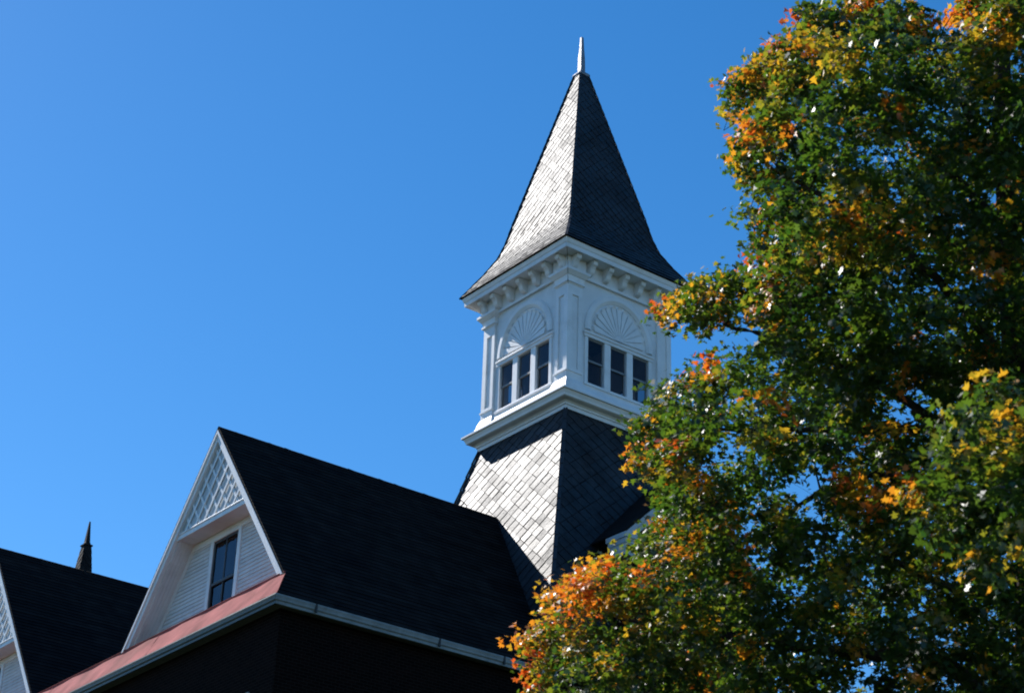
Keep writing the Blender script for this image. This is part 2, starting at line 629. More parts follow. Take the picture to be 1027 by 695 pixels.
# cornice: soffit, fascia, crown
mb = MB()
mb.sqring([(1.78, 4.90), (2.42, 4.90), (2.42, 4.87), (2.455, 4.87), (2.46, 5.0), (2.48, 5.02), (2.51, 5.11), (2.515, 5.15), (2.44, 5.17), (1.6, 5.2)])
mb.build('eave_cornice', M['trim'], B)

# --- spire
prof = [(2.55, 5.155), (2.03, 6.0), (1.76, 6.52), (1.60, 7.04), (1.46, 7.72), (0.165, 13.27)]
mb = MB()
fb = MB()
fb.sqring([(2.565, 5.152), (2.565, 5.187)] + [(s_ - 0.01, z + 0.02) for s_, z in prof[1:]])
for k in range(4):
    T = rot4(k)
    for i in range(len(prof) - 1):
        (s0, z0), (s1, z1) = prof[i], prof[i + 1]
        z0b = z0 + (0.03 if i == 0 else 0)
        if i == 0:
            tile_face(mb, T(-s0, s0, z0b), T(s0, s0, z0b), T(s1, s1, z1), T(-s1, s1, z1), 0.27, 0.19, 'rect', 0.012, 0.003)
        elif i < 4:
            tile_face(mb, T(-s0, s0, z0), T(s0, s0, z0), T(s1, s1, z1), T(-s1, s1, z1), 0.34, 0.34, 'diamond', 0.024, 0.004)
        else:
            tile_face(mb, T(-s0, s0, z0), T(s0, s0, z0), T(s1, s1, z1), T(-s1, s1, z1), 0.34, 0.34, 'diamond', 0.016, 0.005)
spire = mb.build('slate_spire', M['slate'], B)
fb.build('underlay', M['felt'], spire)
for sx, sy in ((-1, -1), (-1, 1), (1, -1), (1, 1)):
    mb = MB()
    for i in range(len(prof) - 1):
        (s0, z0), (s1, z1) = prof[i], prof[i + 1]
        n = max(2, int((z1 - z0) / 0.3))
        for j in range(n):
            t0, t1 = j / n, (j + 1.05) / n
            a, za = s0 + (s1 - s0) * t0 + 0.014, z0 + (z1 - z0) * t0
            b, zb = s0 + (s1 - s0) * t1 + 0.004, z0 + (z1 - z0) * t1
            mb.beam((sx * a, sy * a, za), (sx * b, sy * b, zb), 0.075, 0.022, Vector((sx, sy, 0.3)))
    mb.build('hip_cap', M['slate_edge'], spire)
mb = MB()
mb.sqring([(0.15, 13.22), (0.20, 13.24), (0.21, 13.30), (0.18, 13.36), (0.10, 13.40), (0.092, 13.42), (0.085, 13.9), (0.065, 14.3), (0.06, 14.33), (0.045, 14.78), (0.04, 14.83)], cap=True)
mb.build('finial', M['lead'], spire, bevel=0.008)

# lightning cable down the near corner
mb = MB()
pts = [(-2.43, -2.43, 5.1), (-2.41, -2.41, 4.86), (-2.16, -2.16, 4.55), (-2.16, -2.16, 4.36), (-2.10, -2.10, 4.05), (-2.04, -2.04, 3.95)]
for a, b in zip(pts, pts[1:]):
    mb.beam(a, b, 0.014, 0.014, Vector((1, -1, 0.1)))
mb.build('lightning_cable', M['cable'], B)

# ------------------------------------------------------------------ gable wings
X0 = -11.61
ZB = -7.92          # foot of the rakes
m_ = 1.277


def roof_slope(mb, y0, zr, side, xs, z_low, x_end, exp=0.16, corner=None):
    """courses of shingles on one slope; side=-1 falls towards -Y"""
    nrm = Vector((0, side * m_, 1)).normalized()
    dv = Vector((0, side, -m_)).normalized()
    Ls = (zr - z_low) / (m_ / math.hypot(1, m_))
    n = int(Ls / exp)
    ex = Ls / n
    for i in range(n):
        a = Vector((0, y0, zr)) + dv * (i * ex - 0.02)
        b = Vector((0, y0, zr)) + dv * ((i + 1) * ex)
        def xs_at(z):
            if corner and z < ZB:
                return X0 + (corner - X0) * (ZB - z) / (ZB - z_low)
            return xs
        xa, xb = xs_at(a.z), xs_at(b.z)
        # break each course into a few lengths for a slightly uneven butt line
        segs = 7
        for k in range(segs):
            t0, t1 = k / segs, (k + 1) / segs
            j = random.uniform(0, 0.006)
            p = [Vector((xa + (x_end - xa) * t0, a.y, a.z)), Vector((xa + (x_end - xa) * t1, a.y, a.z)),
                 Vector((xb + (x_end - xb) * t1, b.y, b.z)), Vector((xb + (x_end - xb) * t0, b.y, b.z))]
            top = [p[0] + nrm * 0.002, p[1] + nrm * 0.002, p[2] + nrm * (0.016 + j), p[3] + nrm * (0.016 + j)]
            bot = [q - nrm * 0.045 for q in p]
            mb.prism(bot, top)


def wing(y0, zr, x_end, zl, low_right, low_left, corner):
    y1 = (zr - ZB) / m_
    mb = MB()
    roof_slope(mb, y0, zr, -1, X0 - 0.03, low_right, x_end, corner=corner)
    roof_slope(mb, y0, zr, 1, X0 - 0.03, low_left, x_end)
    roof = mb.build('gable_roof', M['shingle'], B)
    # ridge caps
    mb = MB()
    x = X0 - 0.03
    while x < x_end:
        e = min(x + 0.53, x_end)
        l0, l1 = 0.0 + random.uniform(0, 0.004), 0.014 + random.uniform(0, 0.01)
        q = 0.14
        def loop(xx, l):
            return [(xx, y0 - q, zr - q * m_ + l * 1.5), (xx, y0, zr + l * 1.5), (xx, y0 + q, zr - q * m_ + l * 1.5), (xx, y0, zr - 0.03)]
        mb.prism(loop(x, l1), loop(e, l0))
        x += 0.49
    mb.build('ridge_cap', M['shingle'], roof)
    # rakes: perpendicular offsets o0..o1 below the roof plane
    cosr = 1 / math.hypot(1, m_)
    def line_y(z, off):          # horizontal half width at height z for a line offset by `off` below the roof plane
        return (zr - z) / m_ - off / cosr / m_
    top_off = lambda off: zr - off / cosr
    def rake_piece(mb, side, o0, o1, xa, xb, zb=ZB):
        a = [(y0, top_off(o0)), (y0 + side * line_y(zb, o0), zb), (y0 + side * line_y(zb, o1), zb), (y0, top_off(o1))]
        mb.prism([(xa, y, z) for y, z in a], [(xb, y, z) for y, z in a])
    for side in (-1, 1):
        mb = MB()
        rake_piece(mb, side, 0.047, 0.24, X0 - 0.005, X0 + 0.10)
        rake_piece(mb, side, 0.047, 0.11, X0 - 0.045, X0 - 0.005)
        mb.build('rake_board', M['trim'], B)
    OI = 0.245
    # lattice: backing, strips, bottom rail
    xp = X0 + 0.062
    hw = line_y(zl, OI)
    mb = MB()
    tri = [(y0 - hw, zl), (y0 + hw, zl), (y0, top_off(OI))]
    mb.prism([(xp + 0.02, y, z) for y, z in tri], [(xp + 0.06, y, z) for y, z in tri])
    panel = mb.build('gable_panel', M['panel'], B)
    mb = MB()
    pitch = 0.46
    topz = top_off(OI)
    hgt = topz - zl
    for sgn in (-1, 1):
        # strips at the slope of 60 degrees crossing each other
        ml = 1.30
        for i in range(-22, 23):
            c = i * pitch                 # foot of the strip on z = zl
            # strip: y = c + sgn * t, z = zl + ml * t ; clip inside the triangle
            ts = [0.0]
            t_hi = 1e9
            t_lo = 0.0
            for sd in (-1, 1):
                # inside: sd*(y) + (z - zl)*hw/hgt <= hw
                k1 = sd * sgn + ml * hw / hgt
                k0 = hw - sd * c
                if abs(k1) < 1e-6:
                    if k0 < 0:
                        t_hi = -1
                elif k1 > 0:
                    t_hi = min(t_hi, k0 / k1)
                else:
                    t_lo = max(t_lo, k0 / k1)
            if t_hi - t_lo < 0.06:
                continue
            p = (xp + (-0.018 if sgn < 0 else -0.004), y0 + c + sgn * t_lo, zl + ml * t_lo)
            q = (xp + (-0.018 if sgn < 0 else -0.004), y0 + c + sgn * t_hi, zl + ml * t_hi)
            mb.beam(p, q, 0.07, 0.022, Vector((1, 0, 0)))
    mb.build('lattice', M['trim'], panel)
    mb = MB()
    hw2 = line_y(zl, 0.22)
    mb.box(X0 + 0.045, xp + 0.018, y0 - hw2, y0 + hw2, zl - 0.02, zl + 0.10)
    mb.box(X0 + 0.025, xp + 0.018, y0 - hw2 + 0.01, y0 + hw2 - 0.01, zl + 0.10, zl + 0.14)
    mb.build('lattice_rail', M['trim'], panel, bevel=0.008)
    # recess: soffit, splayed sides, wall
    XR = X0 + 0.56
    mb = MB()
    hs_ = line_y(zl, 0.22)
    mb.box(xp + 0.001, XR + 0.02, y0 - hs_, y0 + hs_, zl - 0.018, zl + 0.05)
    mb.build('gable_soffit', M['white'], B)
    for side in (-1, 1):
        mb = MB()
        nb = 5
        for i in range(nb):
            xa, xb = X0 + 0.10 + (XR - X0 - 0.09) * i / nb, X0 + 0.10 + (XR - X0 - 0.09) * (i + 1) / nb - 0.006
            a = [(y0 + side * line_y(zl, 0.22), zl), (y0 + side * line_y(ZB - 0.1, 0.22), ZB - 0.1),
                 (y0 + side * line_y(ZB - 0.1, 0.29), ZB - 0.1), (y0 + side * line_y(zl, 0.29), zl)]
            mb.prism([(xa, y, z) for y, z in a], [(xb, y, z) for y, z in a])
        mb.build('side_soffit', M['white'], B)
    # clapboard wall with a hole for the window
    wz0, wz1, ww = ZB + 0.15, zl - 0.24, 0.60
    if y0 > 5:
        wz1 = zl - 0.28
    mb = MB()
    zz = ZB - 0.12
    step = 0.105
    while zz < zl - 0.2:
        zt = min(zz + step, zl - 0.2)
        yo0, yo1 = line_y(zz, 0.25), line_y(zt, 0.25)
        for side in (-1, 1):
            yi = ww + 0.15
            if yo0 - yi < 0.05:
                continue
            yo1b = max(yo1, yi + 0.01)
            a = [(XR - 0.022, y0 + side * yi, zz), (XR - 0.022, y0 + side * yo0, zz), (XR + 0.03, y0 + side * yo0, zz), (XR + 0.03, y0 + side * yi, zz)]
            b = [(XR - 0.004, y0 + side * yi, zt), (XR - 0.004, y0 + side * yo1b, zt), (XR + 0.03, y0 + side * yo1b, zt), (XR + 0.03, y0 + side * yi, zt)]
            mb.prism(a, b)
        zz += step
    mb.box(XR - 0.02, XR + 0.03, y0 - ww - 0.15, y0 + ww + 0.15, ZB - 0.12, wz0)
    wl = mb.build('gable_wall', M['clap'], B)
    mb = MB()
    hw3 = line_y(zl - 0.2, 0.25)
    mb.box(XR - 0.035, XR + 0.03, y0 - hw3 - 0.03, y0 + hw3 + 0.03, zl - 0.2, zl - 0.018)
    for side in (-1, 1):
        a = [(y0 + side * line_y(zl - 0.2, 0.275), zl - 0.2), (y0 + side * line_y(ZB, 0.275), ZB), (y0 + side * (line_y(ZB, 0.275) - 0.16), ZB), (y0 + side * (line_y(zl - 0.2, 0.275) - 0.16), zl - 0.2)]
        mb.prism([(XR - 0.03, y, z) for y, z in a], [(XR + 0.02, y, z) for y, z in a])
        mb.box(XR - 0.045, XR + 0.03, *sorted((y0 + side * ww, y0 + side * (ww + 0.15))), ZB - 0.1, zl - 0.2)
    mb.box(XR - 0.05, XR + 0.03, y0 - ww, y0 + ww, wz1, zl - 0.2)
    mb.build('wall_trim', M['trim'], wl, bevel=0.006)
    # window
    fr = MB()
    t = 0.07
    mid = wz0 + (wz1 - wz0) * 0.44
    for a, b in ((y0 - ww + 0.002, y0 - ww + t), (y0 + ww - t, y0 + ww - 0.002)):
        fr.box(XR - 0.02, XR + 0.04, a, b, wz0, wz1 - 0.002)
    fr.box(XR - 0.02, XR + 0.04, y0 - ww + t, y0 + ww - t, wz1 - t, wz1 - 0.002)
    fr.box(XR - 0.02, XR + 0.04, y0 - ww + t, y0 + ww - t, wz0, wz0 + t)
    fr.box(XR - 0.03, XR + 0.04, y0 - ww + t, y0 + ww - t, mid - 0.035, mid + 0.035)
    fr.box(XR - 0.008, XR + 0.03, y0 - 0.022, y0 + 0.022, wz0 + t, mid - 0.035)
    fr.box(XR - 0.008, XR + 0.03, y0 - 0.022, y0 + 0.022, mid + 0.035, wz1 - t)
    wn = fr.build('gable_window', M['darksash'], B)
    pn = MB()
    for z0, z1, d in ((wz0 + t, mid - 0.03, 0.02), (mid + 0.03, wz1 - t, 0.005)):
        pn.add([(XR + d, y0 - ww + t - 0.005, z0), (XR + d, y0 + ww - t + 0.005, z0), (XR + d, y0 + ww - t + 0.005, z1), (XR + d, y0 - ww + t - 0.005, z1)], [(0, 1, 2, 3)])
    pn.build('pane', M['glass'], wn)


ZE = -8.76          # eave height
XE, YE = -12.18, -4.6
Y2, ZR2 = 13.486, -2.223
wing(0.0, -2.92, -1.9, -5.47, -8.79, -8.0, XE)
wing(Y2, ZR2, 6.0, -5.75, -8.3, -8.3, None)

# flat roof behind the parapet between the wings and dark attic floor
mb = MB()
mb.box(X0 + 0.7, 6.0, -4.2, 19.5, -8.45, -8.3)
mb.build('flat_roof', M['shingle'], B)

# --- copper pent along the foot of the gables
YL = 19.5
mb = MB()
y = -3.92
NSEG = 20
ys = np.linspace(0, 1, NSEG + 1)
for i in range(NSEG):
    t0, t1 = ys[i], ys[i + 1]
    nr = 6
    rows = []
    for j in range(nr + 1):
        f = j / nr
        ya = -3.95 + (YE + 3.95) * f
        row = []
        for tt in (t0, (t0 + t1) / 2, t1):
            yy = ya + (YL - ya) * tt
            wv = 0.012 * math.sin(yy * 3.1 + f * 2) + 0.010 * math.sin(yy * 7.7 + 1.3) * f
            row.append((X0 - 0.0 + (XE - X0) * f - wv, yy, ZB + 0.01 + (ZE + 0.04 - ZB) * f + wv * 0.7))
        rows.append(row)
    vs = [p for r in rows for p in r]
    n = len(vs)
    vs2 = [(p[0] + 0.02, p[1], p[2] - 0.02) for p in vs]
    fs = []
    for j in range(nr):
        for k in range(2):
            a = j * 3 + k
            fs.append((a, a + 1, a + 4, a + 3))
            fs.append((n + a, n + a + 3, n + a + 4, n + a + 1))
    e = nr * 3
    fs += [(e, e + 1, n + e + 1, n + e), (e + 1, e + 2, n + e + 2, n + e + 1)]
    mb.add(vs + vs2, fs)
pent = mb.build('copper_pent', M['copper'], B)
for i in (5, 10, 15):
    mb = MB()
    t = ys[i]
    ya, yb = -3.95 + (YL + 3.95) * t, YE + (YL - YE) * t
    mb.beam((X0, ya, ZB + 0.02), (XE, yb, ZE + 0.05), 0.02, 0.006, Vector((-0.83, 0, 0.57)))
    mb.build('sheet_seam', M['copper'], pent)
mb = MB()
mb.box(X0 - 0.02, X0 + 0.6, -3.90, YL, ZB - 0.06, ZB + 0.03)
mb.box(X0 - 0.035, X0 + 0.0, -3.93, YL, ZB + 0.03, ZB + 0.045)
mb.build('copper_flashing', M['copper'], pent)

# --- gutter and eave soffit round the corner
def eave_prof(o):          # (outward, z) relative to eave line
    return [(0.0, ZE + 0.03), (0.045, ZE + 0.03), (0.05, ZE + 0.0), (0.035, ZE - 0.05), (0.03, ZE - 0.10), (0.0, ZE - 0.13), (0.0, ZE - 0.19), (-0.06, ZE - 0.19), (-0.06, ZE + 0.02)]
pr = eave_prof(0)
loop = lambda fx, fy, dx, dy: [(fx - d * dx, fy - d * dy, z) for d, z in pr]
mb = MB()
mb.rings([loop(XE, YL, 1, 0), loop(XE, YE, 1, 1)])
mb.build('gutter', M['gutter'], B)
mb = MB()
mb.rings([loop(XE + 0.003, YE, 1, 1), loop(-4.25, YE, 0, 1)])
gut = mb.build('gutter', M['gutter_pale'], B)
for x in (XE + 1.0, XE + 4.4, XE + 6.3):
    MB().box(x, x + 0.05, YE - 0.055, YE - 0.02, ZE - 0.17, ZE + 0.035).build('gutter_strap', M['cable'], gut)

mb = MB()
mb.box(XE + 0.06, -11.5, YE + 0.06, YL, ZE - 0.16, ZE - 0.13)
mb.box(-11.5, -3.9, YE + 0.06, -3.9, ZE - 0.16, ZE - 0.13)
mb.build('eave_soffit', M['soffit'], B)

# --- brick walls with windows
XW, YW = -11.88, -4.30
ZT = ZE - 0.14


def brick_wall(axis, fixed, a0, a1, holes, zt, depth=0.4):
    """wall plane with rectangular window holes; axis 'x' runs along x at y=fixed, 'y' along y at x=fixed"""
    def T(a, d, z):
        return (a, fixed + d, z) if axis == 'x' else (fixed + d, a, z)
    mb = MB()
    hz = sorted(set([GROUND, zt] + [h[2] for h in holes] + [h[3] for h in holes]))
    for z0, z1 in zip(hz, hz[1:]):
        row = sorted([h for h in holes if h[2] <= z0 and h[3] >= z1])
        cur = a0
        for h in row:
            mb.box(cur, h[0], 0, depth, z0, z1, T)
            cur = h[1]
        mb.box(cur, a1, 0, depth, z0, z1, T)
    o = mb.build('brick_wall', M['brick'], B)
    for h in holes:
        mb = MB()
        mb.box(h[0] - 0.16, h[1] + 0.16, -0.04, 0.2, h[3], h[3] + 0.24, T)
        m2 = MB()
        m2.box(h[0] - 0.12, h[1] + 0.12, -0.07, 0.2, h[2] - 0.14, h[2], T)
        fr = MB()
        t = 0.07
        fr.box(h[0] + .002, h[0] + t, 0.14, 0.2, h[2] + .002, h[3] - .002, T)
        fr.box(h[1] - t, h[1] - .002, 0.14, 0.2, h[2] + .002, h[3] - .002, T)
        mid = (h[2] + h[3]) / 2
        for za, zb in ((h[2] + .002, h[2] + t), (mid - 0.04, mid + 0.04), (h[3] - t, h[3] - .002)):
            fr.box(h[0] + t, h[1] - t, 0.142, 0.198, za, zb, T)
        wn = fr.build('wall_window', M['trim'], B)
        mb.build('stone_lintel', M['stone'], wn)
        m2.build('stone_sill', M['stone'], wn)
        pn = MB()
        pn.add([T(h[0] + t - .005, 0.17, h[2] + t), T(h[1] - t + .005, 0.17, h[2] + t), T(h[1] - t + .005, 0.17, h[3] - t), T(h[0] + t - .005, 0.17, h[3] - t)], [(0, 1, 2, 3)])
        pn.build('pane', M['glass'], wn)
    return o


wf = [(-9.35, -8.15), (-6.6, -5.4)]
holes = [(a, b, z - 2.1, z) for a, b in wf for z in (-10.66, -14.6, -18.6)]
brick_wall('x', YW, XW, -4.2, holes, ZT)
holes = [(a - 0.55, a + 0.55, z - 2.1, z) for a in (-2.6, 0, 2.6, 11.0, 13.5, 16.0) for z in (-10.85, -14.6, -18.6)]
brick_wall('y', XW, YW + 0.4, YL, holes, ZT)
# tower shaft and the plain rear walls
mb = MB()
mb.box(-4.2, 4.3, YW, 4.3, GROUND, -8.85)
mb.box(3.9, 6.0, 4.3, 19.5, GROUND, -8.46)
mb.box(-11.4, 3.9, 19.1, 19.5, GROUND, -8.46)
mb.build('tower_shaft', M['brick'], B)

# --- pediment dormer on the right face of the skirt
def dormer():
    ax_, az_, sl_, hw_ = 0.5, -2.1, 0.96, 2.45
    yf = -4.42
    mb = MB()
    zb = az_ - sl_ * hw_
    roofmb = MB()
    for sd in (-1, 1):
        p = [(ax_, az_ + 0.10), (ax_ + sd * (hw_ + 0.05), zb + 0.05), (ax_ + sd * (hw_ + 0.05), zb + 0.0), (ax_, az_ + 0.0)]
        roofmb.prism([(x, yf - 0.08, z) for x, z in p], [(x, -2.0, z) for x, z in p])
    dr = roofmb.build('dormer_roof', M['shingle'], B)
    for sd in (-1, 1):
        for o0, o1, d in ((0.0, 0.14, 0.07), (0.14, 0.36, 0.0)):
            p = [(ax_, az_ - o0 * 1.4), (ax_ + sd * hw_, zb - o0 * 0.2), (ax_ + sd * hw_, zb - o1 * 0.75 - 0.05), (ax_, az_ - o1 * 1.4)]
            mb.prism([(x, yf - d, z) for x, z in p], [(x, yf + 0.2, z) for x, z in p])
        # cornice return block with stepped mouldings
        xc = ax_ + sd * (hw_ - 0.14)
        mb.box(xc - 0.20, xc + 0.20, yf - 0.15, yf + 0.55, zb - 0.30, zb - 0.16)
        mb.box(xc - 0.23, xc + 0.23, yf - 0.19, yf + 0.6, zb - 0.16, zb - 0.02)
        mb.box(xc - 0.18, xc + 0.18, yf - 0.12, yf + 0.5, zb - 0.62, zb - 0.30)
    mb.build('dormer_trim', M['panel'], B)
    mb = MB()
    mb.prism([(ax_ - hw_ + 0.2, yf + 0.12, zb - 0.4), (ax_ + hw_ - 0.2, yf + 0.12, zb - 0.4), (ax_, yf + 0.12, az_ - 0.25)],
             [(ax_ - hw_ + 0.2, -2.4, zb - 0.4), (ax_ + hw_ - 0.2, -2.4, zb - 0.4), (ax_, -2.4, az_ - 0.25)])
    mb.box(ax_ - hw_ + 0.25, ax_ + hw_ - 0.25, yf + 0.12, -3.4, -8.86, zb - 0.4)
    mb.build('dormer_wall', M['brick'], B)


dormer()

# ------------------------------------------------------------------ turret behind the left wing
tx, ty, tz = -0.68, 31.5, 6.05
Tt = thing('turret', 'small dark pointed turret top showing over the ridge of the roof at far left', 'turret', (tx, ty, GROUND))
mb = MB()
mb.box(tx - 1.6, tx + 1.6, ty - 1.6, ty + 1.6, GROUND, -1.2)
mb.build('shaft', M['brick'], Tt)
mb = MB()
mb.sqring([(1.95, -1.2), (1.9, -1.15), (1.1, 0.2), (0.52, 2.4), (0.15, 6.0)], tx, ty)
for k in range(4):
    T0 = rot4(k)
    T = lambda u, d, z: (T0(u, d, z)[0] + tx, T0(u, d, z)[1] + ty, z)
    tile_face(mb, T(-0.52, 0.52, 2.4), T(0.52, 0.52, 2.4), T(0.15, 0.15, 6.0), T(-0.15, 0.15, 6.0), 0.3, 0.3, 'diamond', 0.02, 0.006)
sp = mb.build('spire', M['darkmetal'], Tt)
mb = MB()
mb.sqring([(0.15, 5.98), (0.2, 6.0), (0.2, 6.05), (0.12, 6.1), (0.095, 6.2), (0.025, 7.12)], tx, ty, cap=True)
mb.build('finial', M['darkmetal'], sp)

# ------------------------------------------------------------------ the maple
LEAF = bpy.data.materials.new('maple_leaf')
LEAF.use_nodes = True
n = LEAF.node_tree
p = n.nodes['Principled BSDF']
p.inputs['Roughness'].default_value = 0.46
p.inputs['Specular IOR Level'].default_value = 1.0
at = n.nodes.new('ShaderNodeAttribute')
at.attribute_name = 'ripeness'
def ramp(stops):
    c = n.nodes.new('ShaderNodeValToRGB')
    e = c.color_ramp.elements
    while len(e) > 1:
        e.remove(e[-1])
    e[0].position = stops[0][0]
    e[0].color = (*stops[0][1], 1)
    for q, col in stops[1:]:
        k = e.new(q)
        k.color = (*col, 1)
    n.links.new(at.outputs['Fac'], c.inputs[0])
    return c
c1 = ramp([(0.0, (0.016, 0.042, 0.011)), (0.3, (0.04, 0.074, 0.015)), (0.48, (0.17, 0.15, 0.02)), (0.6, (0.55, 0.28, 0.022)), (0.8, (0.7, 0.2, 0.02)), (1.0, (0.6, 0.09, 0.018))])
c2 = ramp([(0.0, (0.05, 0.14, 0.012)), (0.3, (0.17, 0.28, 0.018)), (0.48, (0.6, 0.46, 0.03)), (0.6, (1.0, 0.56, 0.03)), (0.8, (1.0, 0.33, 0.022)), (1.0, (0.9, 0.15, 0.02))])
n.links.new(c1.outputs[0], p.inputs['Base Color'])
tr = n.nodes.new('ShaderNodeBsdfTranslucent')
n.links.new(c2.outputs[0], tr.inputs[0])
ms = n.nodes.new('ShaderNodeMixShader')
ms.inputs[0].default_value = 0.42
n.links.new(p.outputs[0], ms.inputs[1])
n.links.new(tr.outputs[0], ms.inputs[2])
n.links.new(ms.outputs[0], n.nodes['Material Output'].inputs[0])

npv = lambda v: np.array([v.x, v.y, v.z])
FW, RT, UP, CC = npv(fw), npv(rt), npv(up), npv(CAM)


def at_px(x, y, D):
    """a point of the crown on the line of sight of photo pixel (x, y), D metres out"""
    return CC + (FW * FPX + RT * (x - PW / 2) - UP * (y - PH / 2)) * (D / FPX)


def to_px(P):
    v = P - CC
    z = v @ FW
    return np.stack([PW / 2 + FPX * (v @ RT) / z, PH / 2 - FPX * (v @ UP) / z], -1)


OUT = np.array([(800, 2), (790, 35), (760, 52), (732, 76), (722, 112), (738, 132), (726, 168), (742, 205), (752, 240), (748, 262), (726, 270), (702, 277), (668, 298), (650, 318),
                (672, 338), (696, 348), (684, 366), (650, 396), (632, 430), (628, 468), (652, 482), (657, 508), (650, 532), (626, 556), (602, 556), (582, 562), (546, 592), (514, 640), (528, 662), (522, 700), (560, 800), (680, 900),
                (900, 960), (1150, 960), (1380, 860), (1500, 600), (1480, 300), (1380, 60), (1250, -90), (1120, -160), (1010, -120), (970, -40), (955, 12), (935, 8), (880, -8), (858, -6), (845, 12), (828, 4)], float)
GAPS = [(725, 335, 22, 10), (728, 462, 10, 7), (757, 526, 14, 16), (768, 570, 9, 9), (790, 482, 16, 10), (812, 502, 13, 10), (834, 512, 10, 10), (842, 548, 10, 10), (808, 590, 22, 11), (893, 95, 14, 8), (903, 148, 12, 9), (965, 180, 13, 8),
        (985, 196, 13, 8), (958, 291, 15, 8), (925, 405, 17, 12), (902, 424, 14, 8), (880, 662, 24, 13), (856, 690, 22, 14), (926, 602, 9, 7), (1021, 150, 8, 11), (750, 205, 8, 7), (840, 132, 9, 6), (868, 112, 9, 7),
        (730, 432, 15, 7), (748, 452, 15, 8), (712, 456, 11, 8), (895, 185, 16, 6), (870, 165, 10, 6), (945, 340, 9, 6), (730, 355, 10, 8), (690, 338, 8, 8), (1005, 640, 8, 7), (955, 690, 14, 8), (815, 470, 9, 6), (745, 492, 10, 7)]
HOT = [(575, 600, 60, .55), (530, 635, 42, .55), (655, 300, 26, .75), (748, 70, 30, .4), (722, 118, 20, .5), (726, 168, 16, .5), (805, 25, 24, .3), (880, 40, 45, .3), (850, 232, 34, .6), (882, 496, 32, .85), (765, 305, 22, .5),
       (1012, 385, 40, .65), (955, 565, 32, .6), (1016, 440, 34, .35), (640, 640, 60, .35), (702, 478, 20, .5), (790, 505, 22, .5), (884, 218, 26, .4), (700, 625, 50, .3), (985, 22, 45, .5), (745, 425, 16, .35), (932, 622, 26, .4), (842, 600, 30, .4), (905, 475, 18, .6), (830, 60, 30, .3)]


def inside(x, y):
    r = np.zeros(np.shape(x), bool)
    X, Y = OUT[:, 0], OUT[:, 1]
    j = len(OUT) - 1
    for i in range(len(OUT)):
        c = ((Y[i] > y) != (Y[j] > y)) & (x < (X[j] - X[i]) * (y - Y[i]) / (Y[j] - Y[i] + 1e-9) + X[i])
        r ^= c
        j = i
    return r


def edge_dist(x, y):
    d = 1e9
    for i in range(len(OUT)):
        a, b = OUT[i - 1], OUT[i]
        ab = b - a
        t = max(0, min(1, ((x - a[0]) * ab[0] + (y - a[1]) * ab[1]) / (ab @ ab)))
        d = min(d, math.hypot(x - a[0] - t * ab[0], y - a[1] - t * ab[1]))
    return d


D0_, TRX = 29.5, 1035


def crown_depth(x, y):
    """half depth of the crown (m) at that line of sight"""
    lat = abs(x - TRX) / 520.0
    e = edge_dist(x, y)
    return min(3.7 * math.sqrt(max(0.03, 1 - lat * lat)), 0.35 + e * 0.05)


clumps = []            # (centre, radius, px, py, layer)
for layer in range(4):
    got = []
    for _ in range(9000):
        x, y = rng.uniform(505, 1450), rng.uniform(-150, 940)
        inframe = -50 < y < 745 and x < 1080
        if not inside(x, y):
            continue
        e = edge_dist(x, y)
        md = (43 if inframe else 74)
        rp = rng.uniform(26, 42) if inframe else 60
        if e < rp * 0.55:
            continue
        if layer in (0, 3) and e < 30:
            continue
        if any((x - a) ** 2 / (rx * .8 + rp * .3) ** 2 + (y - b) ** 2 / (ry * .8 + rp * .3) ** 2 < 1 for a, b, rx, ry in GAPS):
            continue
        if any((x - a) ** 2 + (y - b) ** 2 < md * md for a, b in got):
            continue
        got.append((x, y))
        h = crown_depth(x, y)
        dz = (-0.95 + 0.62 * layer + rng.uniform(-0.22, 0.22)) * h
        D = D0_ + dz
        clumps.append((at_px(x, y, D), rp * D / FPX, x, y, layer, inframe))

EXTRA = [(672, 312, 20), (708, 298, 24), (728, 282, 22), (690, 318, 16), (655, 405, 20), (640, 440, 20), (640, 468, 16), (660, 425, 24), (668, 480, 20), (668, 505, 18), (645, 548, 18), (610, 572, 20), (585, 582, 18),
         (555, 605, 20), (530, 640, 18), (540, 672, 22), (735, 88, 18), (730, 112, 14), (740, 150, 16), (735, 168, 14), (760, 62, 20), (800, 18, 22), (830, 20, 20), (870, 8, 22), (910, 12, 20), (985, 12, 22), (750, 215, 20),
         (765, 250, 20), (756, 190, 16), (700, 540, 26), (690, 515, 26), (712, 490, 22), (722, 548, 20), (672, 540, 22), (705, 568, 26), (728, 582, 18), (690, 395, 22), (715, 375, 20), (700, 425, 22), (690, 455, 22)]
for (x, y, rp) in EXTRA:
    for layer in (1, 2):
        h = crown_depth(x, y)
        D = D0_ + (-0.4 + 0.8 * (layer - 1)) * h + rng.uniform(-0.2, 0.2)
        clumps.append((at_px(x + rng.uniform(-5, 5), y + rng.uniform(-5, 5), D), rp * D / FPX, x, y, layer, True))

for (x, y, rp) in [(1002, 388, 28), (968, 420, 26), (940, 458, 24), (988, 448, 32), (916, 494, 20), (1012, 486, 34), (960, 500, 32), (1022, 540, 30), (942, 532, 24), (988, 560, 28), (1030, 430, 30)]:
    D = 20.8 + rng.uniform(-0.4, 0.4)
    clumps.append((at_px(x, y, D), rp * D / FPX, x, y, 5, True))
for _ in range(150):        # small gaps where the sky shows through
    x, y = rng.uniform(730, 1027), rng.uniform(20, 690)
    if inside(x, y) and edge_dist(x, y) > 28 and not (x > 900 and 370 < y < 570):
        GAPS.append((x, y, rng.uniform(3.5, 8), rng.uniform(3, 6)))

GAPS = [(a, b, rx * (0.72 if rx > 10 else 0.95), ry * (0.72 if ry > 9 else 0.95)) for a, b, rx, ry in GAPS]

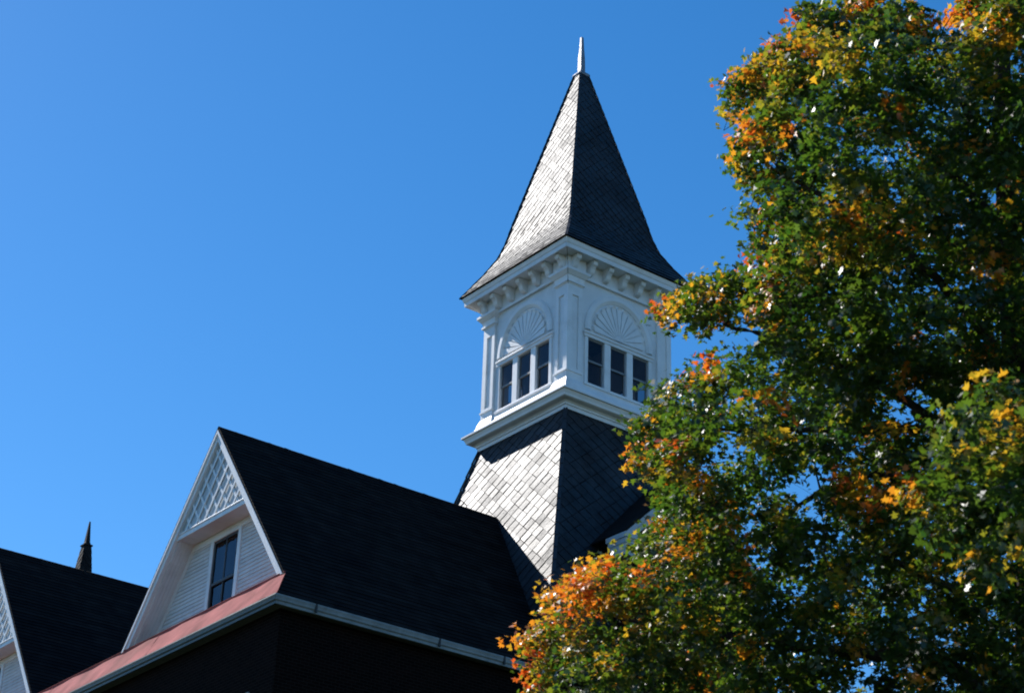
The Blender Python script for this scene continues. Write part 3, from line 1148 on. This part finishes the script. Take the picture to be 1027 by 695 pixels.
# --- limbs
tb = MB()


def tube(pts, radii, sides=6):
    pts = [Vector(q) for q in pts]
    rings = []
    for i, q in enumerate(pts):
        d = (pts[min(i + 1, len(pts) - 1)] - pts[max(i - 1, 0)]).normalized()
        a = d.orthogonal().normalized()
        b = d.cross(a)
        rings.append([q + (a * math.cos(2 * math.pi * k / sides) + b * math.sin(2 * math.pi * k / sides)) * radii[i] for k in range(sides)])
    tb.rings(rings)


def smooth_path(ctrl, n=8):
    out = []
    c = [np.array(q) for q in ctrl]
    for i in range(len(c) - 1):
        p0, p1, p2, p3 = c[max(i - 1, 0)], c[i], c[i + 1], c[min(i + 2, len(c) - 1)]
        for k in range(n):
            t = k / n
            out.append(0.5 * ((2 * p1) + (-p0 + p2) * t + (2 * p0 - 5 * p1 + 4 * p2 - p3) * t * t + (-p0 + 3 * p1 - 3 * p2 + p3) * t ** 3))
    out.append(c[-1])
    return out


base = at_px(TRX, 348, D0_)
base[2] = GROUND
fork = at_px(1040, 760, D0_)
trunk_c = [base + np.array([0, 0, -0.2]), base + np.array([0.05, 0, 2.5]), (base + fork) / 2 + np.array([0.1, 0.05, 1.0]), fork, at_px(1035, 560, D0_ + .2), at_px(1020, 380, D0_), at_px(1010, 200, D0_ - .2), at_px(1005, 40, D0_), at_px(1010, -100, D0_)]
limbs = [
    [fork, at_px(960, 672, D0_ - .3), at_px(880, 655, D0_ - .7), at_px(780, 648, D0_ - .6), at_px(680, 632, D0_ - .3), at_px(590, 612, D0_)],
    [at_px(1035, 560, D0_ + .2), at_px(950, 500, D0_ + .8), at_px(880, 476, D0_ + 1), at_px(815, 498, D0_ + .8), at_px(765, 535, D0_ + .4), at_px(700, 560, D0_)],
    [at_px(1030, 500, D0_), at_px(950, 430, D0_ - .6), at_px(860, 375, D0_ - .8), at_px(790, 345, D0_ - .5), at_px(720, 322, D0_ - .2), at_px(672, 305, D0_)],
    [at_px(950, 430, D0_ - .6), at_px(860, 430, D0_ - 1), at_px(760, 432, D0_ - .5), at_px(670, 430, D0_)],
    [at_px(1020, 380, D0_), at_px(940, 280, D0_ - 1), at_px(850, 210, D0_ - .8), at_px(770, 165, D0_ - .2), at_px(742, 120, D0_)],
    [at_px(1010, 230, D0_), at_px(930, 150, D0_ + .8), at_px(860, 80, D0_ + .6), at_px(800, 35, D0_)],
    [at_px(1010, 200, D0_ - .2), at_px(960, 90, D0_ - 1), at_px(915, 20, D0_ - .8)],
    [at_px(1030, 470, D0_), at_px(1030, 480, D0_ - 3), at_px(1000, 490, D0_ - 6), at_px(965, 470, D0_ - 8.5)],
    [at_px(1035, 600, D0_), at_px(960, 590, D0_ - 2), at_px(880, 560, D0_ - 3), at_px(820, 580, D0_ - 3)],
    [at_px(1020, 380, D0_), at_px(960, 330, D0_ + 2), at_px(880, 290, D0_ + 3.4)],
    [at_px(1035, 560, D0_), at_px(1120, 480, D0_), at_px(1250, 430, D0_), at_px(1360, 420, D0_)],
    [at_px(1020, 380, D0_), at_px(1120, 280, D0_ + 1), at_px(1240, 200, D0_ + 1)],
    [fork, at_px(1140, 700, D0_ - 1), at_px(1280, 700, D0_ - 1)],
    [at_px(1035, 560, D0_), at_px(1090, 520, D0_ + 3), at_px(1120, 480, D0_ + 4.2)],
    [at_px(1010, 200, D0_), at_px(1080, 80, D0_ + 1), at_px(1160, 10, D0_ + 1)],
]
nodes = []
P_ = smooth_path(trunk_c, 8)
tube(P_, [0.36 * (1 - i / (len(P_) - 1)) ** 0.7 + 0.03 + (0.12 if i < 2 else 0) for i in range(len(P_))], 12)
nodes += [(q, 0.2) for q in P_[24:]]
for L_ in limbs:
    P_ = smooth_path(L_, 7)
    P_ = [q + rng.normal(0, 0.012, 3) for q in P_]
    r0_ = 0.075 if L_ is not limbs[0] else 0.15
    rad = [r0_ * (1 - i / (len(P_) - 1)) + 0.012 for i in range(len(P_))]
    tube(P_, rad, 8)
    nodes += list(zip(P_, rad))
NP = np.array([q for q, _ in nodes])
NR = np.array([r for _, r in nodes])

lc, ln_, lr, lsz = [], [], [], []       # leaf centres, spray normals, ripeness, size
clumps.sort(key=lambda q: float(np.min(np.linalg.norm(NP - q[0], axis=1))))
for (c, R, x, y, layer, inframe) in clumps:
    d = np.linalg.norm(NP - c, axis=1) + 0.6 * np.maximum(0, NP[:, 2] - c[2])
    k = int(np.argmin(d))
    a = NP[k]
    mid = (a + c) / 2 + rng.normal(0, 0.1, 3) + np.array([0, 0, 0.04 * d[k]])
    rr = min(0.022, NR[k] * 0.75)
    NP = np.vstack([NP, mid[None], c[None]])
    NR = np.append(NR, [rr * 0.7, rr * 0.6])
    tube([a, (a + mid) / 2 + rng.normal(0, .03, 3), mid, (mid + c) / 2 + rng.normal(0, .03, 3), c], [rr, rr * .8, rr * .62, rr * .45, 0.006], 5)
    ns = int((13 if inframe else 8) * (R / 0.5) ** 1.6)
    outer = 1.0 if edge_dist(x, y) < 45 else 0.0
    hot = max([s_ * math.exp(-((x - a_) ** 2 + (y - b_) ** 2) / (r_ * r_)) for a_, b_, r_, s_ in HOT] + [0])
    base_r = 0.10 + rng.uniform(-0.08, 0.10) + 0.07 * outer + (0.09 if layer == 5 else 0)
    for _s in range(ns):
        v = rng.normal(0, 1, 3)
        v /= np.linalg.norm(v)
        q = c + v * R * rng.uniform(0.35, 1.12) * np.array([1, 1, 0.8])
        px = to_px(q)
        if any((px[0] - a_) ** 2 / (rx * rx) + (px[1] - b_) ** 2 / (ry * ry) < 1 for a_, b_, rx, ry in GAPS):
            continue
        if inframe and not inside(px[0] + rng.normal(0, 6), px[1] + rng.normal(0, 6)):
            continue
        if rng.random() < 0.5:
            tube([c + (q - c) * 0.1, (c + q) / 2 + rng.normal(0, .03, 3), q], [0.008, 0.006, 0.003], 4)
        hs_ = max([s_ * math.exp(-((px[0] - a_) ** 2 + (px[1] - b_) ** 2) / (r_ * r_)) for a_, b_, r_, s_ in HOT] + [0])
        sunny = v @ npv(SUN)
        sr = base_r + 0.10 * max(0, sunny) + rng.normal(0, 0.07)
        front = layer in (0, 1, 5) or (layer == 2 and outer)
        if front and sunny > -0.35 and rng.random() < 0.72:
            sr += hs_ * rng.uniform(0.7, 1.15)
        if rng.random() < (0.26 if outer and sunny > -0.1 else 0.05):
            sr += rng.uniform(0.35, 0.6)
        nl = rng.integers(18, 29)
        nrm = np.array([0, 0, 1.0]) + v * 0.55 + rng.normal(0, 0.3, 3)
        nrm /= np.linalg.norm(nrm)
        t1 = np.cross(nrm, [0.3, 0.8, 0.1])
        t1 /= np.linalg.norm(t1)
        t2 = np.cross(nrm, t1)
        sg = 0.135
        g_ = rng.normal(0, 1, (nl, 3)) * np.array([sg, sg, 0.075])
        pos = q + g_[:, :1] * t1 + g_[:, 1:2] * t2 + g_[:, 2:] * nrm
        lc.append(pos)
        ln_.append(np.repeat(nrm[None], nl, 0) + rng.normal(0, 0.40, (nl, 3)))
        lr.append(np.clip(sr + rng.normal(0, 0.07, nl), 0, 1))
        lsz.append(rng.uniform(0.085, 0.14, nl) * (0.88 if x < 760 else 1.0))
lc, ln_, lr, lsz = np.concatenate(lc), np.concatenate(ln_), np.concatenate(lr), np.concatenate(lsz)
pxl = to_px(lc)
keep = inside(pxl[:, 0], pxl[:, 1]) | (rng.random(len(lc)) < 0.55)
lc, ln_, lr, lsz = lc[keep], ln_[keep], lr[keep], lsz[keep]
N = len(lc)
ln_ /= np.linalg.norm(ln_, axis=1, keepdims=True)
rv = rng.normal(0, 1, (N, 3)) + np.array([0, 0, -0.6])
ta = rv - (rv * ln_).sum(1, keepdims=True) * ln_
ta /= np.linalg.norm(ta, axis=1, keepdims=True)
tb2 = np.cross(ln_, ta)
# five-lobed leaf, stem end at the origin side, gently folded
shape = np.array([(-0.45, 0, 0.0), (-0.30, 0.40, 0.06), (0.0, 0.22, 0.03), (0.16, 0.56, 0.10), (0.22, 0.17, 0.02), (0.62, 0.0, -0.08), (0.22, -0.17, 0.02), (0.16, -0.56, 0.10), (0.0, -0.22, 0.03), (-0.30, -0.40, 0.06)])
K = len(shape)
fold = rng.uniform(-0.4, 1.6, (N, 1))
V = (lc[:, None, :] + lsz[:, None, None] * (shape[None, :, 0:1] * ta[:, None, :] + shape[None, :, 1:2] * tb2[:, None, :] + (shape[None, :, 2:3] * fold[:, None, :] * 2) * ln_[:, None, :])).reshape(-1, 3)
Tr = thing('maple_tree', 'tall maple with green and orange autumn leaves in front of the tower', 'tree', tuple(base))
V = V - base
me = bpy.data.meshes.new('crown')
me.vertices.add(N * K)
me.vertices.foreach_set('co', V.astype(np.float32).ravel())
me.loops.add(N * K)
me.loops.foreach_set('vertex_index', np.arange(N * K, dtype=np.int32))
me.polygons.add(N)
me.polygons.foreach_set('loop_start', np.arange(0, N * K, K, dtype=np.int32))
me.update(calc_edges=True)
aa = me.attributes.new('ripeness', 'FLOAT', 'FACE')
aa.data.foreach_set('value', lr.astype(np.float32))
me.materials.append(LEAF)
cr = bpy.data.objects.new('crown', me)
C.objects.link(cr)
cr.parent = Tr
tk = tb.build('trunk', M['bark'], Tr, smooth=True)
print('leaves', N, 'clumps', len(clumps))
